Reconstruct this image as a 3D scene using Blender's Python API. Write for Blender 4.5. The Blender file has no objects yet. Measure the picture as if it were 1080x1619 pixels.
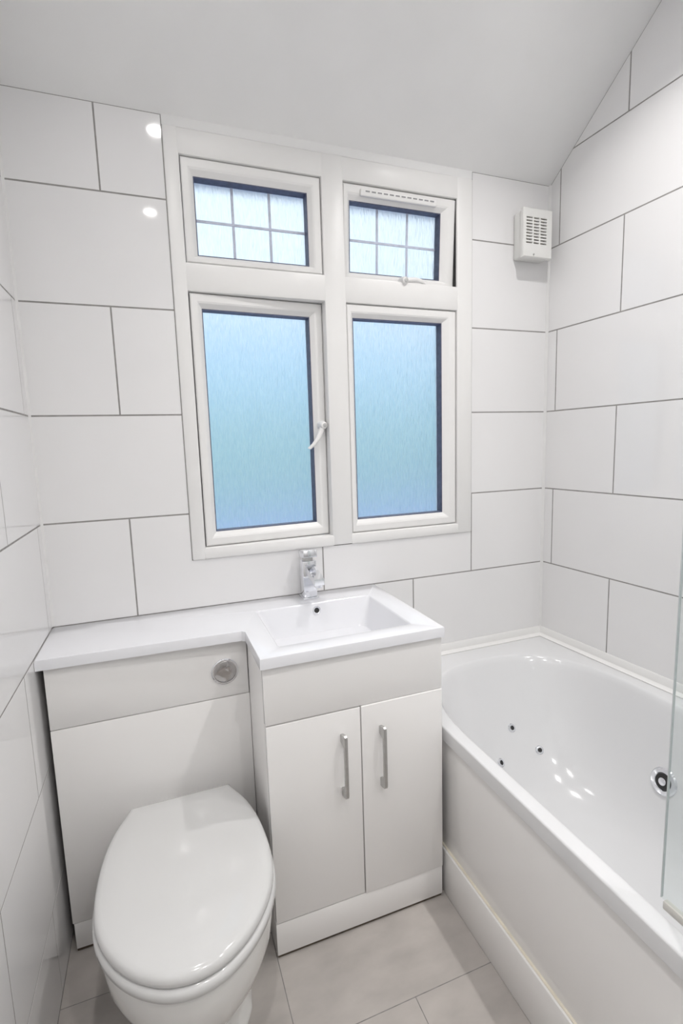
import bpy, bmesh, math, random
from mathutils import Vector, Matrix
from mathutils.bvhtree import BVHTree
random.seed(7)
S = bpy.context.scene
C = S.collection

# ------------------------------------------------------------------ camera
FPX, IW, IH = 788.25, 1080.0, 1619.0
CAM = Vector((0.3165, -1.5891, 1.3257)); YAW, PITCH, ROLL = 0.3509, -0.1340, -0.0313
_f = Vector((math.sin(YAW)*math.cos(PITCH), math.cos(YAW)*math.cos(PITCH), math.sin(PITCH)))
_r = Vector((math.cos(YAW), -math.sin(YAW), 0)); _u = _r.cross(_f)
_r, _u = _r*math.cos(ROLL)+_u*math.sin(ROLL), -_r*math.sin(ROLL)+_u*math.cos(ROLL)
cd = bpy.data.cameras.new('camera'); co = bpy.data.objects.new('camera', cd); C.objects.link(co)
M = Matrix((( _r.x,_u.x,-_f.x,CAM.x),(_r.y,_u.y,-_f.y,CAM.y),(_r.z,_u.z,-_f.z,CAM.z),(0,0,0,1)))
co.matrix_world = M
cd.sensor_fit = 'HORIZONTAL'; cd.sensor_width = 36; cd.lens = 36*FPX/IW; cd.clip_start = 0.01
S.camera = co
def pix_ray(u, v):
    return (_f + _r*((u-IW/2)/FPX) + _u*(-(v-IH/2)/FPX)).normalized()

# ------------------------------------------------------------------ sky, exposure
SKY_STRENGTH = 0.75
w = bpy.data.worlds.new('sky'); S.world = w; w.use_nodes = True
nt = w.node_tree; nt.nodes.clear()
out = nt.nodes.new('ShaderNodeOutputWorld'); bg = nt.nodes.new('ShaderNodeBackground')
tc = nt.nodes.new('ShaderNodeTexCoord'); sx = nt.nodes.new('ShaderNodeSeparateXYZ'); rp = nt.nodes.new('ShaderNodeValToRGB')
rp.color_ramp.elements[0].position = 0.0; rp.color_ramp.elements[0].color = (0.86, 0.93, 1.0, 1)
rp.color_ramp.elements[1].position = 0.9; rp.color_ramp.elements[1].color = (0.70, 0.84, 1.0, 1)
nt.links.new(tc.outputs['Generated'], sx.inputs[0]); nt.links.new(sx.outputs['Z'], rp.inputs[0])
nt.links.new(rp.outputs[0], bg.inputs[0]); bg.inputs[1].default_value = SKY_STRENGTH
nt.links.new(bg.outputs[0], out.inputs[0])
LAMP_WATTS = 1.80
LAMP_COLOR = (1.0, 0.975, 0.955)
vs = S.view_settings
vs.view_transform = 'Standard'; vs.look = 'None'; vs.gamma = 1; vs.use_curve_mapping = False
vs.exposure = 0.84

# ------------------------------------------------------------------ materials
def mat(name, col, rough=0.4, metal=0.0, spec=0.5, noise=0.0, nscale=8.0, bump=0.0, bscale=60.0, coat=0.0, stretch=None):
    m = bpy.data.materials.new(name); m.use_nodes = True
    n = m.node_tree.nodes; L = m.node_tree.links; b = n['Principled BSDF']
    b.inputs['Base Color'].default_value = (*col, 1); b.inputs['Roughness'].default_value = rough
    b.inputs['Metallic'].default_value = metal; b.inputs['Specular IOR Level'].default_value = spec
    b.inputs['Coat Weight'].default_value = coat; b.inputs['Coat Roughness'].default_value = 0.03
    t = n.new('ShaderNodeTexCoord'); mp = n.new('ShaderNodeMapping')
    if stretch: mp.inputs['Scale'].default_value = stretch
    L.new(t.outputs['Object'], mp.inputs[0])
    if noise > 0:
        tx = n.new('ShaderNodeTexNoise'); tx.inputs['Scale'].default_value = nscale; tx.inputs['Detail'].default_value = 6
        cr = n.new('ShaderNodeValToRGB')
        cr.color_ramp.elements[0].position = 0.3; cr.color_ramp.elements[1].position = 0.7
        cr.color_ramp.elements[0].color = (*[c*(1-noise) for c in col], 1); cr.color_ramp.elements[1].color = (*[min(1, c*(1+noise)) for c in col], 1)
        L.new(mp.outputs[0], tx.inputs['Vector']); L.new(tx.outputs['Fac'], cr.inputs[0]); L.new(cr.outputs[0], b.inputs['Base Color'])
    if bump > 0:
        tb = n.new('ShaderNodeTexNoise'); tb.inputs['Scale'].default_value = bscale; tb.inputs['Detail'].default_value = 3
        bp = n.new('ShaderNodeBump'); bp.inputs['Strength'].default_value = bump; bp.inputs['Distance'].default_value = 0.001
        L.new(mp.outputs[0], tb.inputs['Vector']); L.new(tb.outputs['Fac'], bp.inputs['Height']); L.new(bp.outputs[0], b.inputs['Normal'])
    return m
M_tile = mat('glazed_white_tile', (0.83, 0.825, 0.828), 0.06, noise=0.012, nscale=3, bump=0.04, bscale=6)
M_grout = mat('grey_grout', (0.30, 0.29, 0.28), 0.8, noise=0.15, nscale=40)
M_paint = mat('white_paint', (0.86, 0.86, 0.857), 0.7, noise=0.02, nscale=4, bump=0.05, bscale=120)
M_upvc = mat('white_upvc', (0.84, 0.835, 0.825), 0.38, noise=0.01, nscale=5)
M_gasket = mat('dark_gasket', (0.10, 0.11, 0.17), 0.5, noise=0.2, nscale=60)
M_lead = mat('lead_strip', (0.58, 0.62, 0.74), 0.5, metal=0.0, noise=0.1, nscale=40)
M_gloss = mat('gloss_white_board', (0.88, 0.868, 0.858), 0.14, noise=0.01, nscale=4)
M_resin = mat('cast_resin', (0.81, 0.815, 0.845), 0.10, noise=0.008, nscale=4)
M_acrylic = mat('white_acrylic', (0.735, 0.738, 0.748), 0.12, noise=0.008, nscale=4)
M_ceramic = mat('white_ceramic', (0.80, 0.795, 0.78), 0.08, noise=0.01, nscale=4)
M_seat = mat('white_seat_plastic', (0.655, 0.655, 0.652), 0.10, noise=0.008, nscale=4)
M_chrome = mat('chrome', (0.82, 0.83, 0.86), 0.07, metal=1.0, noise=0.03, nscale=20)
M_nickel = mat('brushed_nickel', (0.56, 0.56, 0.55), 0.42, metal=1.0, noise=0.05, nscale=60)
M_plate = mat('satin_chrome', (0.50, 0.485, 0.48), 0.16, metal=1.0, noise=0.05, nscale=30)
M_black = mat('dark_hole', (0.02, 0.02, 0.02), 0.5, noise=0.2, nscale=30)
M_silicone = mat('white_silicone', (0.77, 0.765, 0.76), 0.35, noise=0.02, nscale=30)
M_cream = mat('cream_strip', (0.80, 0.75, 0.64), 0.5, noise=0.12, nscale=14)
M_fan = mat('fan_plastic', (0.80, 0.80, 0.78), 0.35, noise=0.02, nscale=20)
M_dust = mat('dusty_fan_inside', (0.22, 0.17, 0.11), 0.8, noise=0.5, nscale=45)
M_floor = mat('stone_grey_tile', (0.455, 0.425, 0.402), 0.38, noise=0.13, nscale=7, bump=0.12, bscale=35, stretch=(1, 1.8, 1))
M_floorjoint = mat('floor_joint', (0.25, 0.24, 0.23), 0.8, noise=0.2, nscale=50)
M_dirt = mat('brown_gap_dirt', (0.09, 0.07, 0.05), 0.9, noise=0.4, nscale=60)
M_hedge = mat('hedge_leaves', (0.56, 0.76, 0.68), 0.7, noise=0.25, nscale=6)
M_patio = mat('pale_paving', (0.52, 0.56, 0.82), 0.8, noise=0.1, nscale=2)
M_glow = bpy.data.materials.new('lamp_lens'); M_glow.use_nodes = True
_b = M_glow.node_tree.nodes['Principled BSDF']; _b.inputs['Base Color'].default_value = (0.9, 0.9, 0.88, 1)
_b.inputs['Emission Color'].default_value = (*LAMP_COLOR, 1); _b.inputs['Emission Strength'].default_value = 40.0
_x = M_glow.node_tree.nodes.new('ShaderNodeTexNoise'); _x.inputs['Scale'].default_value = 30
_x2 = M_glow.node_tree.nodes.new('ShaderNodeBump'); _x2.inputs['Strength'].default_value = 0.1
M_glow.node_tree.links.new(_x.outputs['Fac'], _x2.inputs['Height']); M_glow.node_tree.links.new(_x2.outputs[0], _b.inputs['Normal'])

def pane_mat():
    m = bpy.data.materials.new('obscure_glass'); m.use_nodes = True
    n = m.node_tree.nodes; L = m.node_tree.links; b = n['Principled BSDF']
    b.inputs['Base Color'].default_value = (0.93, 0.98, 1.0, 1); b.inputs['Transmission Weight'].default_value = 1
    b.inputs['Roughness'].default_value = 0.36; b.inputs['IOR'].default_value = 1.35
    t = n.new('ShaderNodeTexCoord'); mp = n.new('ShaderNodeMapping'); mp.inputs['Scale'].default_value = (1, 1, 0.14)
    tx = n.new('ShaderNodeTexNoise'); tx.inputs['Scale'].default_value = 260; tx.inputs['Detail'].default_value = 4
    bp = n.new('ShaderNodeBump'); bp.inputs['Strength'].default_value = 1.0; bp.inputs['Distance'].default_value = 0.003
    L.new(t.outputs['Object'], mp.inputs[0]); L.new(mp.outputs[0], tx.inputs['Vector']); L.new(tx.outputs['Fac'], bp.inputs['Height'])
    L.new(bp.outputs[0], b.inputs['Normal'])
    cr = n.new('ShaderNodeValToRGB'); cr.color_ramp.elements[0].position = 0.36; cr.color_ramp.elements[1].position = 0.62
    cr.color_ramp.elements[0].color = (0.80, 0.87, 0.92, 1); cr.color_ramp.elements[1].color = (0.97, 1.0, 1.0, 1)
    L.new(tx.outputs['Fac'], cr.inputs[0]); L.new(cr.outputs[0], b.inputs['Base Color'])
    return m
M_pane = pane_mat()
M_slot = mat('vent_slot_grey', (0.30, 0.30, 0.31), 0.6, noise=0.1, nscale=30)
def screen_mat():
    m = bpy.data.materials.new('clear_screen_glass'); m.use_nodes = True
    n = m.node_tree.nodes; L = m.node_tree.links; n.clear()
    o = n.new('ShaderNodeOutputMaterial'); tr = n.new('ShaderNodeBsdfTransparent'); gl = n.new('ShaderNodeBsdfGlossy')
    lw = n.new('ShaderNodeLayerWeight'); lw.inputs[0].default_value = 0.5
    pw = n.new('ShaderNodeMath'); pw.operation = 'POWER'; pw.inputs[1].default_value = 5; L.new(lw.outputs['Facing'], pw.inputs[0])
    fr = n.new('ShaderNodeMath'); fr.operation = 'MULTIPLY_ADD'; fr.inputs[1].default_value = 0.6; fr.inputs[2].default_value = 0.03; L.new(pw.outputs[0], fr.inputs[0]); mx = n.new('ShaderNodeMixShader')
    tr.inputs[0].default_value = (0.955, 0.975, 0.972, 1); gl.inputs['Roughness'].default_value = 0.02
    L.new(fr.outputs[0], mx.inputs[0]); L.new(tr.outputs[0], mx.inputs[1]); L.new(gl.outputs[0], mx.inputs[2]); L.new(mx.outputs[0], o.inputs[0])
    return m
M_screen = screen_mat()
M_stripseal = mat('grey_screen_seal', (0.62, 0.60, 0.56), 0.35, noise=0.05, nscale=20)
M_glassedge = mat('green_glass_edge', (0.60, 0.63, 0.64), 0.25, noise=0.05, nscale=20)

# ------------------------------------------------------------------ helpers
def finish(name, bm, m, parent=None, smooth=35, recalc=True):
    if recalc: bmesh.ops.recalc_face_normals(bm, faces=bm.faces[:])
    me = bpy.data.meshes.new(name); bm.to_mesh(me); bm.free()
    for p in me.polygons: p.use_smooth = True
    me.set_sharp_from_angle(angle=math.radians(smooth))
    if m: me.materials.append(m)
    o = bpy.data.objects.new(name, me); C.objects.link(o)
    if parent: o.parent = parent
    return o
def empty(name, loc=(0, 0, 0)):
    o = bpy.data.objects.new(name, None); C.objects.link(o); o.location = loc; o.empty_display_size = 0.05
    return o
def tag(o, label=None, cat=None, group=None, kind=None):
    if label: o['label'] = label
    if cat: o['category'] = cat
    if group: o['group'] = group
    if kind: o['kind'] = kind
    return o
def box(bm, x0, x1, y0, y1, z0, z1, bev=0.0, seg=2):
    r = bmesh.ops.create_cube(bm, size=1)
    vs_ = r['verts']
    for v in vs_:
        v.co = Vector((x0+(v.co.x+.5)*(x1-x0), y0+(v.co.y+.5)*(y1-y0), z0+(v.co.z+.5)*(z1-z0)))
    if bev > 0:
        es = list({e for v in vs_ for e in v.link_edges})
        bmesh.ops.bevel(bm, geom=es, offset=bev, segments=seg, profile=0.5, affect='EDGES')
def boxo(name, d, m, parent=None, bev=0.0015, seg=2, off=None):
    bm = bmesh.new(); box(bm, *d, bev=bev, seg=seg)
    if off: bmesh.ops.translate(bm, verts=bm.verts[:], vec=-Vector(off))
    return finish(name, bm, m, parent)
def loft(bm, rings, cap0=True, cap1=True, close=True):
    V = [[bm.verts.new(p) for p in r] for r in rings]
    n = len(V[0])
    for a, b in zip(V, V[1:]):
        for i in range(n if close else n-1):
            j = (i+1) % n
            bm.faces.new((a[i], a[j], b[j], b[i]))
    if cap0: bm.faces.new(V[0][::-1])
    if cap1: bm.faces.new(V[-1])
    return V
def lathe(bm, prof, origin, axis, n=32, cap0=True, cap1=True):
    axis = Vector(axis).normalized(); q = axis.to_track_quat('Z', 'Y'); o = Vector(origin)
    rings = [[o + q @ Vector((r*math.cos(2*math.pi*k/n), r*math.sin(2*math.pi*k/n), h)) for k in range(n)] for r, h in prof]
    loft(bm, rings, cap0, cap1)
def area2(p): return sum(a[0]*b[1]-b[0]*a[1] for a, b in zip(p, p[1:]+p[:1]))/2
def inset(poly, d):
    n = len(poly); res = []
    for i in range(n):
        a, b, c = Vector(poly[i-1]), Vector(poly[i]), Vector(poly[(i+1) % n])
        e1 = (b-a).normalized(); e2 = (c-b).normalized()
        n1 = Vector((-e1.y, e1.x)); n2 = Vector((-e2.y, e2.x))
        k = 1+n1.dot(n2)
        res.append(tuple(b+(n1+n2)*(d/max(k, 0.2))))
    return res
def clip(poly, a, b, c):            # keep a*u+b*v<=c
    res = []
    for p, q in zip(poly, poly[1:]+poly[:1]):
        dp, dq = a*p[0]+b*p[1]-c, a*q[0]+b*q[1]-c
        if dp <= 0: res.append(p)
        if dp*dq < 0:
            t = dp/(dp-dq); res.append((p[0]+t*(q[0]-p[0]), p[1]+t*(q[1]-p[1])))
    return res
def dedupe(poly):
    r = []
    for p in poly:
        if not r or math.hypot(p[0]-r[-1][0], p[1]-r[-1][1]) > 0.004: r.append(p)
    if len(r) > 1 and math.hypot(r[0][0]-r[-1][0], r[0][1]-r[-1][1]) <= 0.004: r.pop()
    return r
def slab(bm, poly, fmap, t0, t1, bev):      # polygon in (u,v), fmap(u,v,t) -> world
    if area2(poly) < 0: poly = poly[::-1]
    top = inset(poly, bev)
    loft(bm, [[fmap(u, v, t0) for u, v in poly], [fmap(u, v, t1-bev) for u, v in poly], [fmap(u, v, t1) for u, v in top]])
def tile(name, poly, fmap, parent, m, gap=0.0045, t0=0.0, t1=0.0004, bev=0.0001):
    poly = dedupe(poly)
    if len(poly) < 3: return
    if area2(poly) < 0: poly = poly[::-1]
    if area2(poly) < 0.0006: return
    p = inset(poly, gap/2)
    if area2(p) < 0.0003: return
    bm = bmesh.new(); slab(bm, p, fmap, t0, t1, bev)
    return finish(name, bm, m, parent, smooth=20)

# ------------------------------------------------------------------ dimensions
Z5 = 0.8293; TH = 0.30; TW = 0.596
def LZ(n): return Z5+(5-n)*TH
CEIL0, SLOPE, FLAT = 2.251, 0.80, 2.588
YKNEE = -(FLAT-CEIL0)/SLOPE
XR0, XRA = 1.7627, 0.0589
def xr(y): return XR0-XRA*y
YEND, YDOOR, XRET = -1.72, -2.40, 0.98
WX0, WX1, WZ0, WZ1 = 0.400, 1.420, 0.985, 2.225

# ------------------------------------------------------------------ floor
bm = bmesh.new(); box(bm, -0.12, 2.0, YDOOR-0.12, 0.12, -0.12, -0.0008)
floor = finish('floor', bm, M_floorjoint); tag(floor, 'grey stone effect floor tiles laid in half bond', None, None, 'structure')
fm = lambda u, v, t: Vector((u, v, t-0.0008))
row = 0; y1 = -0.085
while y1 > YDOOR:
    y0 = y1-0.29; xs = (0.806 if row % 2 == 0 else 0.516)-2*0.58
    while xs < 1.9:
        poly = [(max(xs, 0.0), max(y0, YDOOR)), (min(xs+0.58, 1.88), max(y0, YDOOR)), (min(xs+0.58, 1.88), y1), (max(xs, 0.0), y1)]
        if poly[1][0]-poly[0][0] > 0.02 and y1-poly[0][1] > 0.02:
            poly = clip(poly, 1, XRA, XR0) if True else poly
            if len(poly) >= 3: tile('floor_tile', poly, fm, floor, M_floor, gap=0.0022, bev=0.0003)
        xs += 0.58
    y1 = y0; row += 1
tile('floor_tile', [(0.0, -0.085), (1.76, -0.085), (1.76, 0.0), (0.0, 0.0)], fm, floor, M_floor, gap=0.0022, bev=0.0003)

# ------------------------------------------------------------------ ceiling
bm = bmesh.new()
pr = [(0.14, CEIL0-SLOPE*0.14), (0.0, CEIL0), (YKNEE, FLAT), (YDOOR-0.12, FLAT), (YDOOR-0.12, FLAT+0.14), (YKNEE-0.06, FLAT+0.14), (0.14, CEIL0+0.07)]
loft(bm, [[Vector((-0.12, a, b)) for a, b in pr], [Vector((2.05, a, b)) for a, b in pr]])
ceiling = finish('ceiling', bm, M_paint); tag(ceiling, 'white painted ceiling sloping down to the window wall', None, None, 'structure')

# ------------------------------------------------------------------ walls
G = 0.0004
bm = bmesh.new()
box(bm, -0.10, WX0, G, 0.12, 0, 2.26); box(bm, WX1, 1.86, G, 0.12, 0, 2.26)
box(bm, WX0, WX1, G, 0.12, 0, WZ0-0.0022); box(bm, WX0, WX1, G, 0.12, WZ1, 2.26)
wall_back = finish('wall_back', bm, M_grout); tag(wall_back, 'white tiled window wall with grey grout', None, None, 'structure')
mb = lambda u, v, t: Vector((u, G-t, v))
XJ = 0.2292
rows = [(0.0, LZ(7)), (LZ(7), LZ(6)), (LZ(6), LZ(5)), (LZ(5), LZ(4)), (LZ(4), LZ(3)), (LZ(3), LZ(2)), (LZ(2), LZ(1)), (LZ(1), CEIL0)]
for k, (z0, z1) in enumerate(rows):
    if k == 2: js = [0, 0.575, 1.171, XR0]
    elif k < 2: js = [0, 0.2292, 0.826, 1.4225, XR0] if k == 0 else [0, 0.5, 1.1, XR0]
    elif k == 3: js = [0, XJ, 0.826, 1.4225, XR0]
    elif k in (4, 6): js = [0, WX0, WX1, XR0]
    else: js = [0, XJ, WX0, WX1, XR0]
    for a, b in zip(js, js[1:]):
        if k >= 4 and a >= WX0-1e-6 and b <= WX1+1e-6: continue
        if k == 3 and a < WX0 < b:
            poly = [(a, z0), (b, z0), (b, WZ0), (WX0, WZ0), (WX0, z1), (a, z1)]
        elif k == 3 and a > WX0 and b < 1.43 and a < 1:
            poly = [(a, z0), (b, z0), (b, WZ0), (a, WZ0)]
        else: poly = [(a, z0), (b, z0), (b, z1), (a, z1)]
        tile('wall_tile', poly, mb, wall_back, M_tile)
boxo('plaster_strip', (WX0, WX1, -0.001, 0.01, WZ1, CEIL0+0.002), M_paint, wall_back, bev=0.0005)

bm = bmesh.new(); box(bm, -0.12, -G, YDOOR-0.12, 0.12, 0, 2.62)
wall_left = finish('wall_left', bm, M_grout); tag(wall_left, 'white tiled side wall beside the toilet', None, None, 'structure')
ml = lambda u, v, t: Vector((-G+t, -u, v))            # u = distance from window wall
rows_s = [(0.0, LZ(7)), (LZ(7), LZ(6)), (LZ(6), LZ(5)), (LZ(5), LZ(4)), (LZ(4), LZ(3)), (LZ(3), LZ(2)), (LZ(2), LZ(1)), (LZ(1), LZ(0)), (LZ(0), FLAT)]
def side_tiles(fmap, parent, starts, length):
    for k, (z0, z1) in enumerate(rows_s):
        s = starts[k % 2]; js = [0.0]
        while s < length-0.02: js.append(s); s += 0.60
        js.append(length)
        for a, b in zip(js, js[1:]):
            poly = [(a, z0), (b, z0), (b, z1), (a, z1)]
            poly = clip(poly, -SLOPE, 1, CEIL0)
            if len(poly) >= 3: tile('wall_tile', poly, fmap, parent, M_tile)
side_tiles(ml, wall_left, (0.335, 0.045), -YDOOR)

# right wall (runs slightly out of square, widening towards the door)
ua = Vector((XRA, -1, 0)).normalized(); na = Vector((-1, -XRA, 0)).normalized(); ro = Vector((XR0, 0, 0))
mr = lambda u, v, t: ro + ua*u + na*(t-G) + Vector((0, 0, v))
bm = bmesh.new(); LR = -YEND*1.0017
slab(bm, [(-0.12, 0), (LR+0.1, 0), (LR+0.1, 2.62), (-0.12, 2.62)], mr, -0.12, 0.0, 0.0001)
wall_right = finish('wall_right', bm, M_grout); tag(wall_right, 'white tiled wall along the bath', None, None, 'structure')
side_tiles(mr, wall_right, (0.310, 0.0485), LR)

def wallbox(name, d, lab):
    o = boxo(name, d, M_paint, None, bev=0.0003); tag(o, lab, None, None, 'structure'); return o
wallbox('wall_end', (XRET+0.002, 1.86, YEND-0.12, YEND, 0, 2.62), 'plain white wall at the tap end of the bath')
wallbox('wall_return', (XRET, XRET+0.10, YDOOR+0.001, YEND-0.121, 0, 2.62), 'plain white wall beside the entrance')
bm = bmesh.new(); DX0, DX1, DZ = 0.10, 0.86, 1.98
box(bm, 0.0, DX0, YDOOR-0.12, YDOOR, 0, 2.62); box(bm, DX1, XRET+0.1, YDOOR-0.12, YDOOR, 0, 2.62); box(bm, DX0, DX1, YDOOR-0.12, YDOOR, DZ, 2.62)
wf = finish('wall_front', bm, M_paint); tag(wf, 'plain white wall around the entrance door', None, None, 'structure')
d1 = empty('door_1', (0.48, YDOOR-0.05, 0)); tag(d1, 'plain white entrance door', None, None, 'structure')
boxo('door_leaf', (DX0+0.004, DX1-0.004, YDOOR-0.06, YDOOR-0.02, 0.004, DZ-0.004), M_upvc, d1, off=d1.location)
bm = bmesh.new(); lathe(bm, [(0.024, 0), (0.024, 0.006), (0.009, 0.008), (0.009, 0.04), (0.02, 0.045), (0.024, 0.06), (0.012, 0.07)], (0.78-0.48, 0.031, 1.0), (0, 1, 0), 20)
finish('door_knob', bm, M_chrome, d1)

# white corner beads and seals
def bead(name, pts, rad, lab, m=M_silicone):
    bm = bmesh.new(); rings = []
    for a, (e1, e2) in pts:
        a = Vector(a); e1 = Vector(e1); e2 = Vector(e2)
        rings.append([a] + [a + e1*rad*(1-math.sin(t)*0.62)*(1 if i == 0 else 1)*0 + e1*rad*math.cos(t)*1.0*(1-0.30*math.sin(2*t)) + e2*rad*math.sin(t)*(1-0.30*math.sin(2*t)) for i, t in enumerate([k*math.pi/2/6 for k in range(7)])])
    loft(bm, rings)
    o = finish(name, bm, m, None, smooth=60); tag(o, lab, None, None, 'structure'); return o
e = ((1, 0, 0), (0, -1, 0))
bead('trim_1', [((0, 0, Z5+0.003), e), ((0, 0, CEIL0), e)], 0.006, 'white sealant bead in the tiled corner beside the counter')
e = ((-1, 0, 0), (0, -1, 0))
bead('trim_2', [((XR0, 0, 0.55), e), ((XR0, 0, CEIL0), e)], 0.008, 'white sealant bead in the tiled corner above the bath')

# ------------------------------------------------------------------ window
win = empty('window_1', (0.91, 0.0, WZ0)); tag(win, 'white four light window with obscure glass', None, None, 'structure')
WO = Vector(win.location)
SX = [(0.441, 0.863), (0.936, 1.357)]; SZ = [(1.020, 1.785), (1.865, 2.155)]
def rectloop(x0, x1, z0, z1, y): return [Vector((x0, y, z0)), Vector((x1, y, z0)), Vector((x1, y, z1)), Vector((x0, y, z1))]
bm = bmesh.new()
FY0, FY1 = -0.005, 0.070
box(bm, WX0, SX[0][0], FY0, FY1, WZ0-0.002, WZ1, 0.004); box(bm, SX[1][1], WX1, FY0, FY1, WZ0-0.002, WZ1, 0.004); box(bm, SX[0][1], SX[1][0], FY0, FY1, WZ0, WZ1, 0.004)
for a, b in SX:
    box(bm, a-0.006, b+0.006, FY0+0.0006, FY1, SZ[1][1], WZ1-0.0005, 0.004); box(bm, a-0.006, b+0.006, FY0+0.0006, FY1, SZ[0][1], SZ[1][0], 0.004)
    box(bm, a-0.006, b+0.006, FY0-0.002, FY1, WZ0-0.002, SZ[0][0], 0.006)
bmesh.ops.translate(bm, verts=bm.verts[:], vec=-WO)
finish('window_frame', bm, M_upvc, win)
def make_sash(i, j, label):
    x0, x1 = SX[i]; z0, z1 = SZ[j]
    g = 0.0025; bx = (0.038, 0.044)
    a = rectloop(x0+g, x1-g, z0+g, z1-g, 0.0)
    cx0, cx1 = (0.477, 0.820) if i == 0 else (0.962, 1.303)
    cz0, cz1 = (1.065, 1.742) if j == 0 else (1.890, 2.108)
    bm = bmesh.new()
    prof = [(0, 0.055), (0, 0.004), (0.10, 0.001), (0.55, 0.0), (0.68, 0.002), (1.0, 0.012), (1.0, 0.055)]
    rings = []
    for t, y in prof:
        rings.append(rectloop(x0+g+(cx0-x0-g)*t, x1-g+(cx1-x1+g)*t, z0+g+(cz0-z0-g)*t, z1-g+(cz1-z1+g)*t, y))
    loft(bm, rings+[rings[0]], False, False)
    bmesh.ops.remove_doubles(bm, verts=bm.verts[:], dist=1e-6)
    hx, hz = (x0, (z0+z1)/2) if i == 0 and j == 0 else ((x0+x1)/2, z1)
    piv = Vector((hx, 0.03, hz))
    bmesh.ops.translate(bm, verts=bm.verts[:], vec=-piv)
    s = finish('sash', bm, M_upvc, win, smooth=15); s.location = piv-WO; s['label'] = label
    def sub(name, bm, m, sm=35):
        bmesh.ops.translate(bm, verts=bm.verts[:], vec=-piv); return finish(name, bm, m, s, smooth=sm)
    # gasket line next to the bead and dark spacer lining behind it
    bm = bmesh.new()
    d = 0.0028
    R = [rectloop(cx0, cx1, cz0, cz1, 0.0125), rectloop(cx0+d, cx1-d, cz0+d, cz1-d, 0.0125), rectloop(cx0+d, cx1-d, cz0+d, cz1-d, 0.044), rectloop(cx0, cx1, cz0, cz1, 0.044)]
    loft(bm, R+[R[0]], False, False); bmesh.ops.remove_doubles(bm, verts=bm.verts[:], dist=1e-6)
    sub('spacer', bm, M_gasket, 15)
    bm = bmesh.new(); box(bm, cx0, cx1, 0.0445, 0.0485, cz0, cz1)
    sub('pane', bm, M_pane)
    if j == 1:
        wl = 0.008
        for q in (1, 2):
            xc = cx0+(cx1-cx0)*q/3
            bm = bmesh.new(); box(bm, xc-wl/2, xc+wl/2, 0.0418, 0.0443, cz0+d, cz1-d, 0.0007, 1); sub('lead_strip', bm, M_lead)
        zc = (cz0+cz1)/2+0.022-0.022
        bm = bmesh.new(); box(bm, cx0+d, cx1-d, 0.0405, 0.0430, zc-wl/2, zc+wl/2, 0.0007, 1); sub('lead_strip', bm, M_lead)
    return s, sub
sBL, subBL = make_sash(0, 0, 'large casement sash standing slightly open, with curved white handle')
sBR, _ = make_sash(1, 0, 'large fixed sash beside the open casement')
sTL, _ = make_sash(0, 1, 'small leaded fixed sash without a vent')
sTR, subTR = make_sash(1, 1, 'small leaded top-hung sash with trickle vent, slightly open')
def handle(sub, base, direc, out):
    bm = bmesh.new(); b = Vector(base); lathe(bm, [(0.0145, 0), (0.0145, 0.012), (0.013, 0.024), (0.010, 0.030), (0.003, 0.031)], b, (0, -1, 0), 20)
    d = Vector(direc).normalized(); sd = d.cross(Vector((0, -1, 0))).normalized()
    rings = []
    for t, w_, h, th, k in ((0.0, 0.010, 0.016, 0.010, 0), (0.02, 0.009, 0.020, 0.009, 0), (0.05, 0.008, 0.022, 0.008, 0.002), (0.075, 0.0075, 0.020, 0.0075, 0.008), (0.095, 0.006, 0.017, 0.006, 0.018)):
        c = b + d*t*out + Vector((0, -h, 0)) + sd*k
        rings.append([c + sd*w_*1.0*math.cos(a) + Vector((0, -1, 0))*th*0.75*math.sin(a) for a in [2*math.pi*q/12 for q in range(12)]])
    loft(bm, rings)
    sub('handle', bm, M_upvc, 50)
    bm = bmesh.new(); lathe(bm, [(0.0068, 0.0), (0.0068, 0.0015), (0.004, 0.002)], b+Vector((0.002, -0.031, 0)), (0, -1, 0), 14); sub('lock_button', bm, M_nickel)
handle(subBL, (0.8430, 0.001, 1.392), (-0.42, 0, -1), 0.95)
handle(subTR, (1.150, 0.001, 1.872), (1, 0, 0.18), 0.85)
sBL.rotation_euler = (0, 0, math.radians(3.6)); sTR.rotation_euler = (math.radians(3.4), 0, 0)
bm = bmesh.new(); box(bm, 0.995, 1.275, -0.009, 0.002, 2.118, 2.140, 0.004, 3); subTR('trickle_vent', bm, M_upvc)
bm = bmesh.new()
for q in range(12):
    x = 1.012+q*0.0215; box(bm, x, x+0.015, -0.0096, -0.006, 2.1305, 2.1345)
subTR('vent_slots', bm, M_slot)
boxo('weather_seal', (1.3560, 1.3575, 0.0035, 0.066, 1.864, 2.156), M_black, win, off=WO, bev=0)

# ------------------------------------------------------------------ bathtub
RZ = 0.520
bath = empty('bathtub', (1.40, -0.86, 0)); tag(bath, 'white built-in whirlpool bathtub with side panel, along the tiled wall', 'bathtub')
BO = Vector(bath.location)
XB0 = 1.026
def wallx(y): return xr(y)-0.004
corners = [(wallx(-0.006), -0.006), (XB0, -0.006), (XB0, -1.712), (wallx(-1.712), -1.712)]
N = 120; BC = (1.40, -0.85)
def outer_pt(t, shrink=0.0):
    d = Vector((math.cos(t), math.sin(t))); best = None
    cs = corners
    for (ax, ay), (bx_, by) in zip(cs, cs[1:]+cs[:1]):
        ex, ey = bx_-ax, by-ay; den = d.x*ey-d.y*ex
        if abs(den) < 1e-9: continue
        s = ((ax-BC[0])*ey-(ay-BC[1])*ex)/den
        q = ((ax-BC[0])*d.y-(ay-BC[1])*d.x)/den
        if s > 0 and -1e-6 <= q <= 1+1e-6 and (best is None or s < best): best = s
    return [BC[0]+d.x*best, BC[1]+d.y*best]
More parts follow.
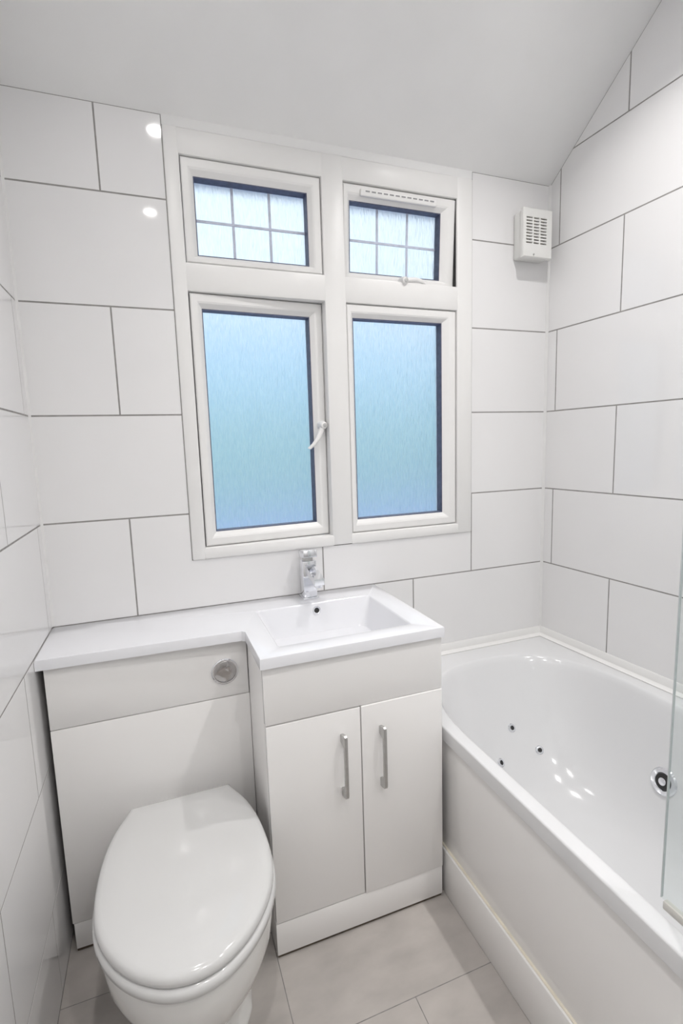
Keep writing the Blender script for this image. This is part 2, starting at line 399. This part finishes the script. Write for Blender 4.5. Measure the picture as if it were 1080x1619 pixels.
ang = [2*math.pi*k/N for k in range(N)]
outp = [outer_pt(t) for t in ang]
for cx, cy in corners:
    i = min(range(N), key=lambda k: math.hypot(outp[k][0]-cx, outp[k][1]-cy)); outp[i] = [cx, cy]
def sup(xc, hw, yb, yf, z, ex=2.5, taper=0.0):
    # straight sided oval: ellipse-like ends at yb (window end) and yf (tap end)
    pts = []
    le = 0.42; lf = 0.30
    for t in ang:
        d = Vector((math.cos(t), math.sin(t)))
        # march radially until outside the outline
        lo, hi = 0.0, 2.0
        for _ in range(40):
            s = (lo+hi)/2; x = BC[0]+d.x*s-xc; y = BC[1]+d.y*s
            hw_ = hw + taper*(-y-0.45)
            if y > yb-le: e_ = max(0.0, (y-(yb-le))/le)
            elif y < yf+lf: e_ = max(0.0, ((yf+lf)-y)/lf)
            else: e_ = 0
            ins = (abs(x)/hw_)**ex + e_**ex < 1
            if ins: lo = s
            else: hi = s
        pts.append(Vector((BC[0]+d.x*lo, BC[1]+d.y*lo, z)))
    return pts
prof = [  # xc, halfwidth, yb, yf, z
    (1.396, 0.338, -0.100, -1.610, RZ), (1.396, 0.333, -0.105, -1.605, RZ-0.0016), (1.396, 0.328, -0.111, -1.600, RZ-0.007), (1.396, 0.323, -0.120, -1.594, RZ-0.022),
    (1.396, 0.315, -0.141, -1.590, RZ-0.06), (1.396, 0.301, -0.181, -1.582, RZ-0.13), (1.396, 0.282, -0.233, -1.570, RZ-0.21), (1.396, 0.259, -0.294, -1.553, RZ-0.29),
    (1.396, 0.239, -0.349, -1.532, RZ-0.343), (1.396, 0.212, -0.415, -1.500, RZ-0.377), (1.396, 0.180, -0.490, -1.46, RZ-0.393), (1.396, 0.12, -0.60, -1.36, RZ-0.400)]
rings = []
rings.append([Vector((x, y, RZ-0.040)) for x, y in outp])
rings.append([Vector((x, y, RZ-0.005)) for x, y in outp])
def sh(p, d): # pull towards the centre for the rounded rim edge
    v = Vector((p[0]-1.39, p[1]+0.86)); return (1.39+v.x*(1-d/max(abs(v.x), 0.3)) if abs(v.x) > 0.3 else p[0], p[1])
rings.append([Vector((*sh(p, 0.0014), RZ-0.0014)) for p in outp])
rings.append([Vector((*sh(p, 0.005), RZ)) for p in outp])
for a in prof: rings.append(sup(*a))
bm = bmesh.new(); loft(bm, rings, False, True)
bmesh.ops.translate(bm, verts=bm.verts[:], vec=-BO)
tub = finish('tub', bm, M_acrylic, bath, smooth=50)
# underside lip keeps the rim solid
boxo('side_panel', (1.034, 1.052, -1.708, -0.010, 0.0, RZ-0.036), M_gloss, bath, off=BO)
boxo('plinth_board', (1.0225, 1.0335, -1.708, -0.010, 0.0, 0.140), M_gloss, bath, off=BO, bev=0.002)
o_ = boxo('cream_line', (1.0280, 1.0345, -1.70, -0.012, 0.1385, 0.1430), M_cream, bath, off=BO, bev=0.001); o_['label'] = 'cream line along the plinth top'  # thin cream strip along the top edge of the plinth board
bvh = None
def tub_hit(u, v):
    dg = bpy.context.evaluated_depsgraph_get()
    bmx = bmesh.new(); bmx.from_mesh(tub.data); bmesh.ops.translate(bmx, verts=bmx.verts[:], vec=BO)
    t = BVHTree.FromBMesh(bmx); dr = pix_ray(u, v); o0_ = CAM.copy(); p = nrm = None
    while True:                      # the farthest surface along the sight line is the inside of the tub
        q, n_, i, d = t.ray_cast(o0_, dr)
        if q is None: break
        p, nrm = q, n_; o0_ = q+dr*0.002
    bmx.free()
    if nrm.dot(CAM-p) < 0: nrm = -nrm
    return p, nrm
for u, v in ((809, 1151), (853, 1186), (792, 1206)):
    p, nrm = tub_hit(u, v)
    bm = bmesh.new(); lathe(bm, [(0.0145, -0.003), (0.0145, 0.002), (0.012, 0.0045), (0.0075, 0.005), (0.006, 0.002)], p-BO, nrm, 20)
    jet = finish('jet', bm, M_chrome, bath)
    bm = bmesh.new(); lathe(bm, [(0.0058, 0.001), (0.0058, 0.0036), (0.002, 0.0045)], p-BO, nrm, 14); finish('nozzle', bm, M_black, jet)
p, nrm = tub_hit(1050, 1236)
bm = bmesh.new(); lathe(bm, [(0.040, -0.004), (0.040, 0.003), (0.036, 0.007), (0.026, 0.008), (0.023, 0.004)], p-BO, nrm, 32)
ov = finish('overflow', bm, M_chrome, bath)
bm = bmesh.new(); lathe(bm, [(0.0228, 0.003), (0.0228, 0.0055), (0.012, 0.006)], p-BO, nrm, 24); finish('inlet', bm, M_black, ov)
bm = bmesh.new(); lathe(bm, [(0.011, 0.005), (0.011, 0.010), (0.006, 0.012)], p-BO, nrm, 20); finish('centre_cap', bm, M_chrome, ov)
# bath sealing strips
def strip(name, a, b, nrm, lab):
    a, b, nrm = Vector(a), Vector(b), Vector(nrm).normalized(); up = Vector((0, 0, 1))
    pr = [(0.0005, 0.036), (0.004, 0.036), (0.007, 0.030), (0.008, 0.010), (0.014, 0.004), (0.022, 0.0025), (0.022, 0.0006), (0.0005, 0.0006)]
    bm = bmesh.new(); loft(bm, [[q + nrm*d + up*h for d, h in pr] for q in (a, b)])
    o = finish(name, bm, M_upvc, None, smooth=40); tag(o, lab, None, None, 'structure')
strip('trim_3', (1.020, 0.0, RZ), (XR0-0.002, 0.0, RZ), (0, -1, 0), 'white sealing strip between bath and window wall')
strip('trim_4', ro+ua*0.004+Vector((0, 0, RZ)), ro+ua*(LR-0.005)+Vector((0, 0, RZ)), na, 'white sealing strip between bath and long tiled wall')

# ------------------------------------------------------------------ shower screen
sc = empty('shower_screen', (1.078, -1.35, RZ)); tag(sc, 'clear frameless glass shower screen standing on the bath rim', 'shower screen')
SO = Vector(sc.location)
boxo('glass', (1.0755, 1.0805, -1.690, -1.057, RZ+0.016, RZ+1.40), M_screen, sc, off=SO, bev=0)
boxo('glass_edge', (1.0754, 1.0806, -1.0568, -1.0555, RZ+0.016, RZ+1.40), M_glassedge, sc, off=SO, bev=0)
boxo('bottom_seal', (1.0725, 1.0835, -1.690, -1.062, RZ+0.0004, RZ+0.0158), M_stripseal, sc, off=SO, bev=0.002)
boxo('wall_profile', (1.069, 1.087, -1.7195, -1.6905, RZ+0.001, RZ+1.40), M_chrome, sc, off=SO, bev=0.001)

# ------------------------------------------------------------------ toilet cabinet
CT = 0.028            # counter thickness
wc = empty('toilet_cabinet', (0.263, -0.12, 0)); tag(wc, 'gloss white concealed cistern cabinet with round chrome flush button', 'cabinet')
WCO = Vector(wc.location)
zt = Z5-CT
bm = bmesh.new(); box(bm, 0.016, 0.034, -0.214, -0.004, 0, zt-0.0005, 0.001); box(bm, 0.498, 0.5165, -0.214, -0.004, 0, zt-0.0005, 0.001)
box(bm, 0.034, 0.496, -0.02, -0.004, 0, zt-0.0005, 0.001); box(bm, 0.034, 0.496, -0.214, -0.10, 0, 0.02, 0.001)
bmesh.ops.translate(bm, verts=bm.verts[:], vec=-WCO); finish('carcass', bm, M_gloss, wc)
up = boxo('upper_panel', (0.016, 0.5150, -0.235, -0.216, 0.6365, zt-0.003), M_gloss, wc, off=WCO)
boxo('lower_panel', (0.016, 0.5163, -0.235, -0.216, 0.086, 0.6345), M_gloss, wc, off=WCO)
boxo('plinth', (0.019, 0.5163, -0.2345, -0.216, 0.009, 0.0845), M_gloss, wc, off=WCO)
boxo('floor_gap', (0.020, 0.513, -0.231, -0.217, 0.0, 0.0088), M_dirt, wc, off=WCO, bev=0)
bm = bmesh.new(); c0 = Vector((0.4515, -0.2352, 0.712))-WCO
lathe(bm, [(0.0365, 0), (0.0365, 0.004), (0.034, 0.006), (0.031, 0.006), (0.0305, 0.0035)], c0, (0, -1, 0), 40)
fb = finish('flush_button', bm, M_chrome, wc)
bm = bmesh.new(); lathe(bm, [(0.030, 0.002), (0.030, 0.005), (0.028, 0.0062), (0.010, 0.0056)], c0, (0, -1, 0), 40); finish('push_plate', bm, M_plate, fb)
bm = bmesh.new(); lathe(bm, [(0.009, 0.0055), (0.009, 0.0068), (0.008, 0.0072)], c0+Vector((0.010, 0, 0.010)), (0, -1, 0), 20); finish('half_flush_button', bm, M_plate, fb)

# ------------------------------------------------------------------ vanity cabinet
va = empty('vanity_cabinet', (0.764, -0.23, 0)); tag(va, 'gloss white two door vanity cabinet under the basin', 'cabinet')
VO = Vector(va.location)
bm = bmesh.new(); X0, X1 = 0.517, 1.011
box(bm, X0, X0+0.018, -0.4355, -0.004, 0, zt-0.0005, 0.001); box(bm, X1-0.018, X1, -0.4355, -0.004, 0, zt-0.0005, 0.001)
box(bm, X0+0.018, X1-0.018, -0.43, -0.004, 0.09, 0.106, 0.001); box(bm, X0+0.018, X1-0.018, -0.020, -0.004, 0, zt-0.0005, 0.001)
bmesh.ops.translate(bm, verts=bm.verts[:], vec=-VO); finish('carcass', bm, M_gloss, va)
boxo('fascia', (X0, X1, -0.455, -0.437, 0.6505, zt-0.003), M_gloss, va, off=VO)
boxo('plinth', (X0, X1, -0.4545, -0.437, 0.009, 0.1005), M_gloss, va, off=VO)
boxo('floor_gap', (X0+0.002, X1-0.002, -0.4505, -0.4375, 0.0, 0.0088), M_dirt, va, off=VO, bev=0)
def door(x0, x1, z0, z1, yf, hx):
    d = boxo('door', (x0, x1, yf, yf+0.018, z0, z1), M_gloss, va, off=VO, bev=0.0018)
    pr = [(0, 0.583), (-0.012, 0.594), (-0.027, 0.594), (-0.030, 0.588), (-0.030, 0.432), (-0.027, 0.426), (-0.012, 0.414), (0, 0.414), (0, 0.436), (-0.012, 0.440), (-0.0215, 0.450), (-0.0215, 0.570), (-0.012, 0.566), (0, 0.560)]
    pr = [(0, 0.586), (-0.010, 0.588), (-0.024, 0.593), (-0.029, 0.590), (-0.030, 0.584), (-0.030, 0.428), (-0.029, 0.422), (-0.024, 0.418), (-0.010, 0.414), (0, 0.413), (0, 0.437), (-0.010, 0.439), (-0.0225, 0.452), (-0.0225, 0.560), (-0.010, 0.563), (0, 0.564)]
    bm = bmesh.new(); loft(bm, [[Vector((hx-0.0043, yf+a-0.0003, b))-VO for a, b in pr], [Vector((hx+0.0043, yf+a-0.0003, b))-VO for a, b in pr]])
    es = [e_ for e_ in bm.edges if abs(e_.verts[0].co.x-e_.verts[1].co.x) < 1e-6]
    bmesh.ops.bevel(bm, geom=es, offset=0.0010, segments=1, affect='EDGES')
    finish('handle', bm, M_nickel, d)
door(X0+0.001, 0.7662, 0.1035, 0.6475, -0.4555, 0.7135)
door(0.7680, X1-0.001, 0.1025, 0.6490, -0.4585, 0.8215)

# ------------------------------------------------------------------ L shaped worktop with basin
wt = empty('basin_worktop', (0.51, -0.2, Z5-CT)); tag(wt, 'white L-shaped worktop with moulded rectangular basin, under the window', 'basin')
TO = Vector(wt.location)
Lp = [(0.0008, -0.0006), (0.0008, -0.245), (0.500, -0.262), (0.508, -0.270), (0.510, -0.466), (1.014, -0.466), (1.014, -0.0006)]
def rrect(x0, x1, y0, y1, r, n=6):
    P = []
    for cx, cy, a0 in ((x1-r, y1-r, 0), (x0+r, y1-r, 90), (x0+r, y0+r, 180), (x1-r, y0+r, 270)):
        for k in range(n+1):
            a = math.radians(a0+90*k/n); P.append((cx+r*math.cos(a), cy+r*math.sin(a)))
    return P
bm = bmesh.new()
def ring(P, z): return [bm.verts.new(Vector((x, y, z))-TO) for x, y in P]
def bridge(a, b):
    n = len(a)
    for i in range(n): bm.faces.new((a[i], a[(i+1) % n], b[(i+1) % n], b[i]))
Lin = inset(Lp if area2(Lp) > 0 else Lp[::-1], 0.003); Lo = Lp if area2(Lp) > 0 else Lp[::-1]
Lin2 = inset(Lo, 0.001)
o0 = ring(Lo, Z5-CT); o1 = ring(Lo, Z5-0.003); o15 = ring(Lin2, Z5-0.0009); o2 = ring(Lin, Z5)
bridge(o0, o1); bridge(o1, o15); bridge(o15, o2)
h0 = ring(rrect(0.566, 0.948, -0.410, -0.112, 0.012), Z5)
es = []
for lp in (o2, h0):
    for i in range(len(lp)):
        e_ = bm.edges.get((lp[i], lp[(i+1) % len(lp)])) or bm.edges.new((lp[i], lp[(i+1) % len(lp)])); es.append(e_)
bmesh.ops.triangle_fill(bm, edges=es, use_beauty=True)
prev = h0
for x0, x1, y0, y1, r, z in ((0.5685, 0.9455, -0.4075, -0.1135, 0.012, Z5-0.0015), (0.571, 0.943, -0.405, -0.1155, 0.012, Z5-0.006), (0.590, 0.925, -0.388, -0.128, 0.02, Z5-0.060), (0.602, 0.913, -0.376, -0.142, 0.025, Z5-0.088), (0.622, 0.893, -0.355, -0.165, 0.03, Z5-0.099), (0.72, 0.80, -0.30, -0.23, 0.03, Z5-0.106)):
    nx = ring(rrect(x0, x1, y0, y1, r), z); bridge(prev, nx); prev = nx
bm.faces.new(prev)
b2 = ring(rrect(0.560, 0.954, -0.415, -0.105, 0.012), Z5-CT)
es = []
for lp in (o0, b2):
    for i in range(len(lp)):
        e_ = bm.edges.get((lp[i], lp[(i+1) % len(lp)])) or bm.edges.new((lp[i], lp[(i+1) % len(lp)])); es.append(e_)
bmesh.ops.triangle_fill(bm, edges=es, use_beauty=True)
b3 = ring(rrect(0.582, 0.933, -0.396, -0.118, 0.02), Z5-0.09); bridge(b2, b3)
b4 = ring(rrect(0.610, 0.905, -0.366, -0.150, 0.03), Z5-0.112); bridge(b3, b4); bm.faces.new(b4)
finish('worktop', bm, M_resin, wt, smooth=32)
oc = Vector((0.7595, -0.1205, Z5-0.023))-TO; on = Vector((0, -1, 0.24))
bm = bmesh.new(); lathe(bm, [(0.0135, -0.002), (0.0135, 0.0015), (0.011, 0.003), (0.0085, 0.002)], oc, on, 24); ring_o = finish('overflow_ring', bm, M_chrome, wt)
bm = bmesh.new(); lathe(bm, [(0.0083, 0.0005), (0.0083, 0.0022), (0.004, 0.0024)], oc, on, 18); finish('overflow_hole', bm, M_black, ring_o)
bm = bmesh.new(); lathe(bm, [(0.032, 0), (0.032, 0.003), (0.028, 0.005), (0.010, 0.006)], Vector((0.76, -0.265, Z5-0.1056))-TO, (0, 0, 1), 28); finish('plug', bm, M_chrome, wt)

# ------------------------------------------------------------------ tap
tp = empty('basin_tap', (0.757, -0.048, Z5)); tag(tp, 'square chrome mono basin tap behind the basin', 'tap')
PO = Vector(tp.location)
boxo('base_plate', (0.730, 0.784, -0.075, -0.021, Z5+0.0003, Z5+0.006), M_chrome, tp, off=PO, bev=0.001)
boxo('body', (0.7345, 0.7795, -0.0705, -0.0255, Z5+0.006, Z5+0.126), M_chrome, tp, off=PO, bev=0.002)
bm = bmesh.new()
rings = []
for y, zc, hh in ((-0.060, Z5+0.104, 0.013), (-0.090, Z5+0.099, 0.012), (-0.140, Z5+0.088, 0.011), (-0.170, Z5+0.081, 0.010)):
    rings.append([Vector((0.757+a*0.0155, y, zc+b*hh))-PO for a, b in ((-1, -1), (1, -1), (1, 1), (-1, 1))])
loft(bm, rings)
es = [e_ for e_ in bm.edges if e_.calc_face_angle(0) > 0.5]; bmesh.ops.bevel(bm, geom=es, offset=0.0018, segments=2, affect='EDGES')
finish('spout', bm, M_chrome, tp)
bm = bmesh.new(); lathe(bm, [(0.0115, 0.0), (0.0115, 0.012), (0.0095, 0.013), (0.008, 0.010)], Vector((0.757, -0.158, Z5+0.075))-PO, (0, 0, -1), 24); finish('aerator', bm, M_chrome, tp)
bm = bmesh.new(); box(bm, 0.7335, 0.7805, -0.083, -0.0245, Z5+0.134, Z5+0.158, 0.003)
bmesh.ops.rotate(bm, verts=bm.verts[:], cent=Vector((0.757, -0.03, Z5+0.136)), matrix=Matrix.Rotation(math.radians(-7), 3, 'X'))
bmesh.ops.translate(bm, verts=bm.verts[:], vec=-PO); finish('lever', bm, M_chrome, tp)
bm = bmesh.new(); lathe(bm, [(0.017, 0), (0.017, 0.012)], Vector((0.757, -0.048, Z5+0.1255))-PO, (0, 0, 1), 24); finish('cartridge_collar', bm, M_nickel, tp)

# ------------------------------------------------------------------ toilet
to = empty('toilet', (0.312, -0.50, 0)); tag(to, 'white back-to-wall toilet with closed lid', 'toilet')
OO = Vector(to.location); XC = 0.312
egg = [(0.000, 0.127), (0.035, 0.134), (0.12, 0.154), (0.21, 0.169), (0.32, 0.180), (0.44, 0.185), (0.55, 0.185), (0.66, 0.178), (0.76, 0.160), (0.85, 0.132), (0.92, 0.099), (0.97, 0.062), (0.992, 0.032)]
def egg_pts(sub_=4):
    P = egg+[(1.0, 0.0)]; res = []
    for i in range(len(P)-1):
        p0 = P[i-1] if i > 0 else (2*P[0][0]-P[1][0], 2*P[0][1]-P[1][1]); p1, p2 = P[i], P[i+1]
        p3 = P[i+2] if i+2 < len(P) else (P[i][0], -P[i][1])
        for k in range(sub_):
            t = k/sub_
            res.append(tuple(0.5*((2*p1[q])+(-p0[q]+p2[q])*t+(2*p0[q]-5*p1[q]+4*p2[q]-p3[q])*t*t+(-p0[q]+3*p1[q]-3*p2[q]+p3[q])*t**3) for q in (0, 1)))
    return res
EG = egg_pts()
def eggring(yb, yf, hw, z, square=0.0, dz=0.0):
    pts = []
    s = hw/0.185
    right = []
    for u, h in EG:
        hh = h*s*(1-square)+square*hw*min(1.0, h/0.160)
        right.append((hh, yb+(yf-yb)*u))
    left = [(-a, b) for a, b in right[::-1]]
    loop = right+[(0.0, yf)]+left
    back = [(-right[0][0]+2*right[0][0]*k/6, yb) for k in range(1, 6)]
    loop = loop+back
    return [Vector((XC+a, b, z+dz*((b-yb)/(yf-yb))))-OO for a, b in loop]
YB, YF, HW = -0.281, -0.774, 0.1850
bm = bmesh.new()
loft(bm, [eggring(YB-0.003, YF+0.004, HW-0.004, 0.3875), eggring(YB, YF, HW, 0.391), eggring(YB, YF, HW, 0.398), eggring(YB-0.002, YF+0.002, HW-0.002, 0.404), eggring(YB-0.006, YF+0.006, HW-0.006, 0.4085), eggring(YB-0.014, YF+0.016, HW-0.015, 0.4115), eggring(YB-0.05, YF+0.07, HW-0.06, 0.4135)])
finish('lid', bm, M_seat, to, smooth=60)
bm = bmesh.new()
loft(bm, [eggring(YB+0.0, YF-0.001, HW-0.002, 0.3625), eggring(YB+0.003, YF-0.006, HW+0.004, 0.366), eggring(YB+0.003, YF-0.006, HW+0.004, 0.377), eggring(YB+0.001, YF-0.002, HW+0.001, 0.384), eggring(YB-0.003, YF+0.006, HW-0.006, 0.387)])
finish('seat', bm, M_seat, to, smooth=60)
bm = bmesh.new()
pr_ = [(-0.640, 0.128, 0.0, 0.6), (-0.639, 0.127, 0.012, 0.6), (-0.628, 0.118, 0.03, 0.6), (-0.628, 0.116, 0.07, 0.6), (-0.655, 0.126, 0.12, 0.5), (-0.700, 0.145, 0.17, 0.4), (-0.733, 0.164, 0.22, 0.3), (-0.758, 0.176, 0.27, 0.2), (-0.770, 0.182, 0.315, 0.1), (-0.772, 0.1835, 0.345, 0.1), (-0.771, 0.183, 0.357, 0.1), (-0.766, 0.179, 0.3618, 0.1)]
loft(bm, [eggring(-0.2365 if k < len(pr_)-1 else -0.239, yf_, hw_, z_, sq_) for k, (yf_, hw_, z_, sq_) in enumerate(pr_)])
finish('pan', bm, M_ceramic, to, smooth=60)
for s in (-1, 1):
    bm = bmesh.new(); x = XC+s*0.075
    lathe(bm, [(0.013, 0), (0.013, 0.012), (0.010, 0.020), (0.006, 0.0225)], Vector((x, -0.262, 0.3616))-OO, (0, 0, 1), 18); finish('hinge', bm, M_chrome, to)

# ------------------------------------------------------------------ extractor fan
fa = empty('extractor_fan', (1.656, 0.0, 1.97)); tag(fa, 'square white extractor fan with dusty grille, high beside the window', 'extractor fan')
FO = Vector(fa.location)
FX0, FX1, FZ0, FZ1 = 1.594, 1.722, 1.970, 2.136
bm = bmesh.new(); box(bm, FX0+0.004, FX1-0.004, -0.046, -0.0005, FZ0+0.004, FZ1-0.004, 0.006, 3); bmesh.ops.translate(bm, verts=bm.verts[:], vec=-FO); finish('housing', bm, M_fan, fa)
GX0, GX1, GZ0, GZ1 = 1.606, 1.696, 2.014, 2.108
bm = bmesh.new()
loft(bm, [[Vector(v)-FO for v in L_] for L_ in (
    [(FX0, -0.044, FZ0), (FX1, -0.044, FZ0), (FX1, -0.044, FZ1), (FX0, -0.044, FZ1)],
    [(FX0, -0.056, FZ0), (FX1, -0.056, FZ0), (FX1, -0.056, FZ1), (FX0, -0.056, FZ1)],
    [(FX0+0.003, -0.060, FZ0+0.003), (FX1-0.003, -0.060, FZ0+0.003), (FX1-0.003, -0.060, FZ1-0.003), (FX0+0.003, -0.060, FZ1-0.003)],
    [(GX0, -0.060, GZ0), (GX1, -0.060, GZ0), (GX1, -0.060, GZ1), (GX0, -0.060, GZ1)],
    [(GX0, -0.0475, GZ0), (GX1, -0.0475, GZ0), (GX1, -0.0475, GZ1), (GX0, -0.0475, GZ1)])], False, False)
finish('front_plate', bm, M_fan, fa)
boxo('dusty_inside', (GX0, GX1, -0.0474, -0.0464, GZ0, GZ1), M_dust, fa, off=FO, bev=0)
bm = bmesh.new()
for k in range(1, 3):
    x = GX0+(GX1-GX0)*k/3; box(bm, x-0.003, x+0.003, -0.0598, -0.050, GZ0, GZ1)
for k in range(10):
    z = GZ0+(GZ1-GZ0)*k/9; box(bm, GX0, GX1, -0.0596, -0.052, max(GZ0, z-0.0026), min(GZ1, z+0.0026))
bmesh.ops.translate(bm, verts=bm.verts[:], vec=-FO); finish('grille', bm, M_fan, fa)['kind'] = 'stuff'
bm = bmesh.new(); lathe(bm, [(0.0032, 0), (0.0032, 0.002)], Vector((1.640, -0.0602, 1.980))-FO, (0, -1, 0), 12); finish('screw', bm, M_nickel, fa)

# ------------------------------------------------------------------ ceiling downlights (most placed from glints in the tiles, entrance one added)
for x, y, k_, lab in ((0.412, -0.68, 0.65, 'recessed ceiling downlight above the toilet'), (0.386, -1.42, 1.1, 'recessed ceiling downlight in the middle of the floor side'),
                      (1.34, -0.63, 1.4, 'recessed ceiling downlight above the jet end of the bath'), (1.34, -1.38, 1.4, 'recessed ceiling downlight above the shower screen'),
                      (0.80, -2.12, 1.8, 'unseen fill downlight added just inside the entrance door')):  # entrance lamp is an added fill for the fronts facing the camera
    dl = empty('downlight', (x, y, FLAT)); tag(dl, lab, 'ceiling light', 'ceiling downlights')
    bm = bmesh.new(); lathe(bm, [(0.043, -0.0005), (0.043, -0.003), (0.040, -0.005), (0.030, -0.005), (0.028, -0.0008)], (0, 0, 0), (0, 0, 1), 32, False, False); finish('bezel', bm, M_upvc, dl)
    bm = bmesh.new(); lathe(bm, [(0.028, -0.0010), (0.027, -0.0042), (0.02, -0.0050)], (0, 0, 0), (0, 0, 1), 28, False, True); finish('lens', bm, M_glow, dl)
    ld = bpy.data.lights.new('lamp', 'AREA'); ld.shape = 'DISK'; ld.size = 0.05; ld.energy = LAMP_WATTS*k_; ld.color = LAMP_COLOR; ld.spread = math.radians(130)
    lo_ = bpy.data.objects.new('lamp', ld); C.objects.link(lo_); lo_.parent = dl; lo_.location = (0, 0, -0.008)

# ------------------------------------------------------------------ garden behind the obscure glass
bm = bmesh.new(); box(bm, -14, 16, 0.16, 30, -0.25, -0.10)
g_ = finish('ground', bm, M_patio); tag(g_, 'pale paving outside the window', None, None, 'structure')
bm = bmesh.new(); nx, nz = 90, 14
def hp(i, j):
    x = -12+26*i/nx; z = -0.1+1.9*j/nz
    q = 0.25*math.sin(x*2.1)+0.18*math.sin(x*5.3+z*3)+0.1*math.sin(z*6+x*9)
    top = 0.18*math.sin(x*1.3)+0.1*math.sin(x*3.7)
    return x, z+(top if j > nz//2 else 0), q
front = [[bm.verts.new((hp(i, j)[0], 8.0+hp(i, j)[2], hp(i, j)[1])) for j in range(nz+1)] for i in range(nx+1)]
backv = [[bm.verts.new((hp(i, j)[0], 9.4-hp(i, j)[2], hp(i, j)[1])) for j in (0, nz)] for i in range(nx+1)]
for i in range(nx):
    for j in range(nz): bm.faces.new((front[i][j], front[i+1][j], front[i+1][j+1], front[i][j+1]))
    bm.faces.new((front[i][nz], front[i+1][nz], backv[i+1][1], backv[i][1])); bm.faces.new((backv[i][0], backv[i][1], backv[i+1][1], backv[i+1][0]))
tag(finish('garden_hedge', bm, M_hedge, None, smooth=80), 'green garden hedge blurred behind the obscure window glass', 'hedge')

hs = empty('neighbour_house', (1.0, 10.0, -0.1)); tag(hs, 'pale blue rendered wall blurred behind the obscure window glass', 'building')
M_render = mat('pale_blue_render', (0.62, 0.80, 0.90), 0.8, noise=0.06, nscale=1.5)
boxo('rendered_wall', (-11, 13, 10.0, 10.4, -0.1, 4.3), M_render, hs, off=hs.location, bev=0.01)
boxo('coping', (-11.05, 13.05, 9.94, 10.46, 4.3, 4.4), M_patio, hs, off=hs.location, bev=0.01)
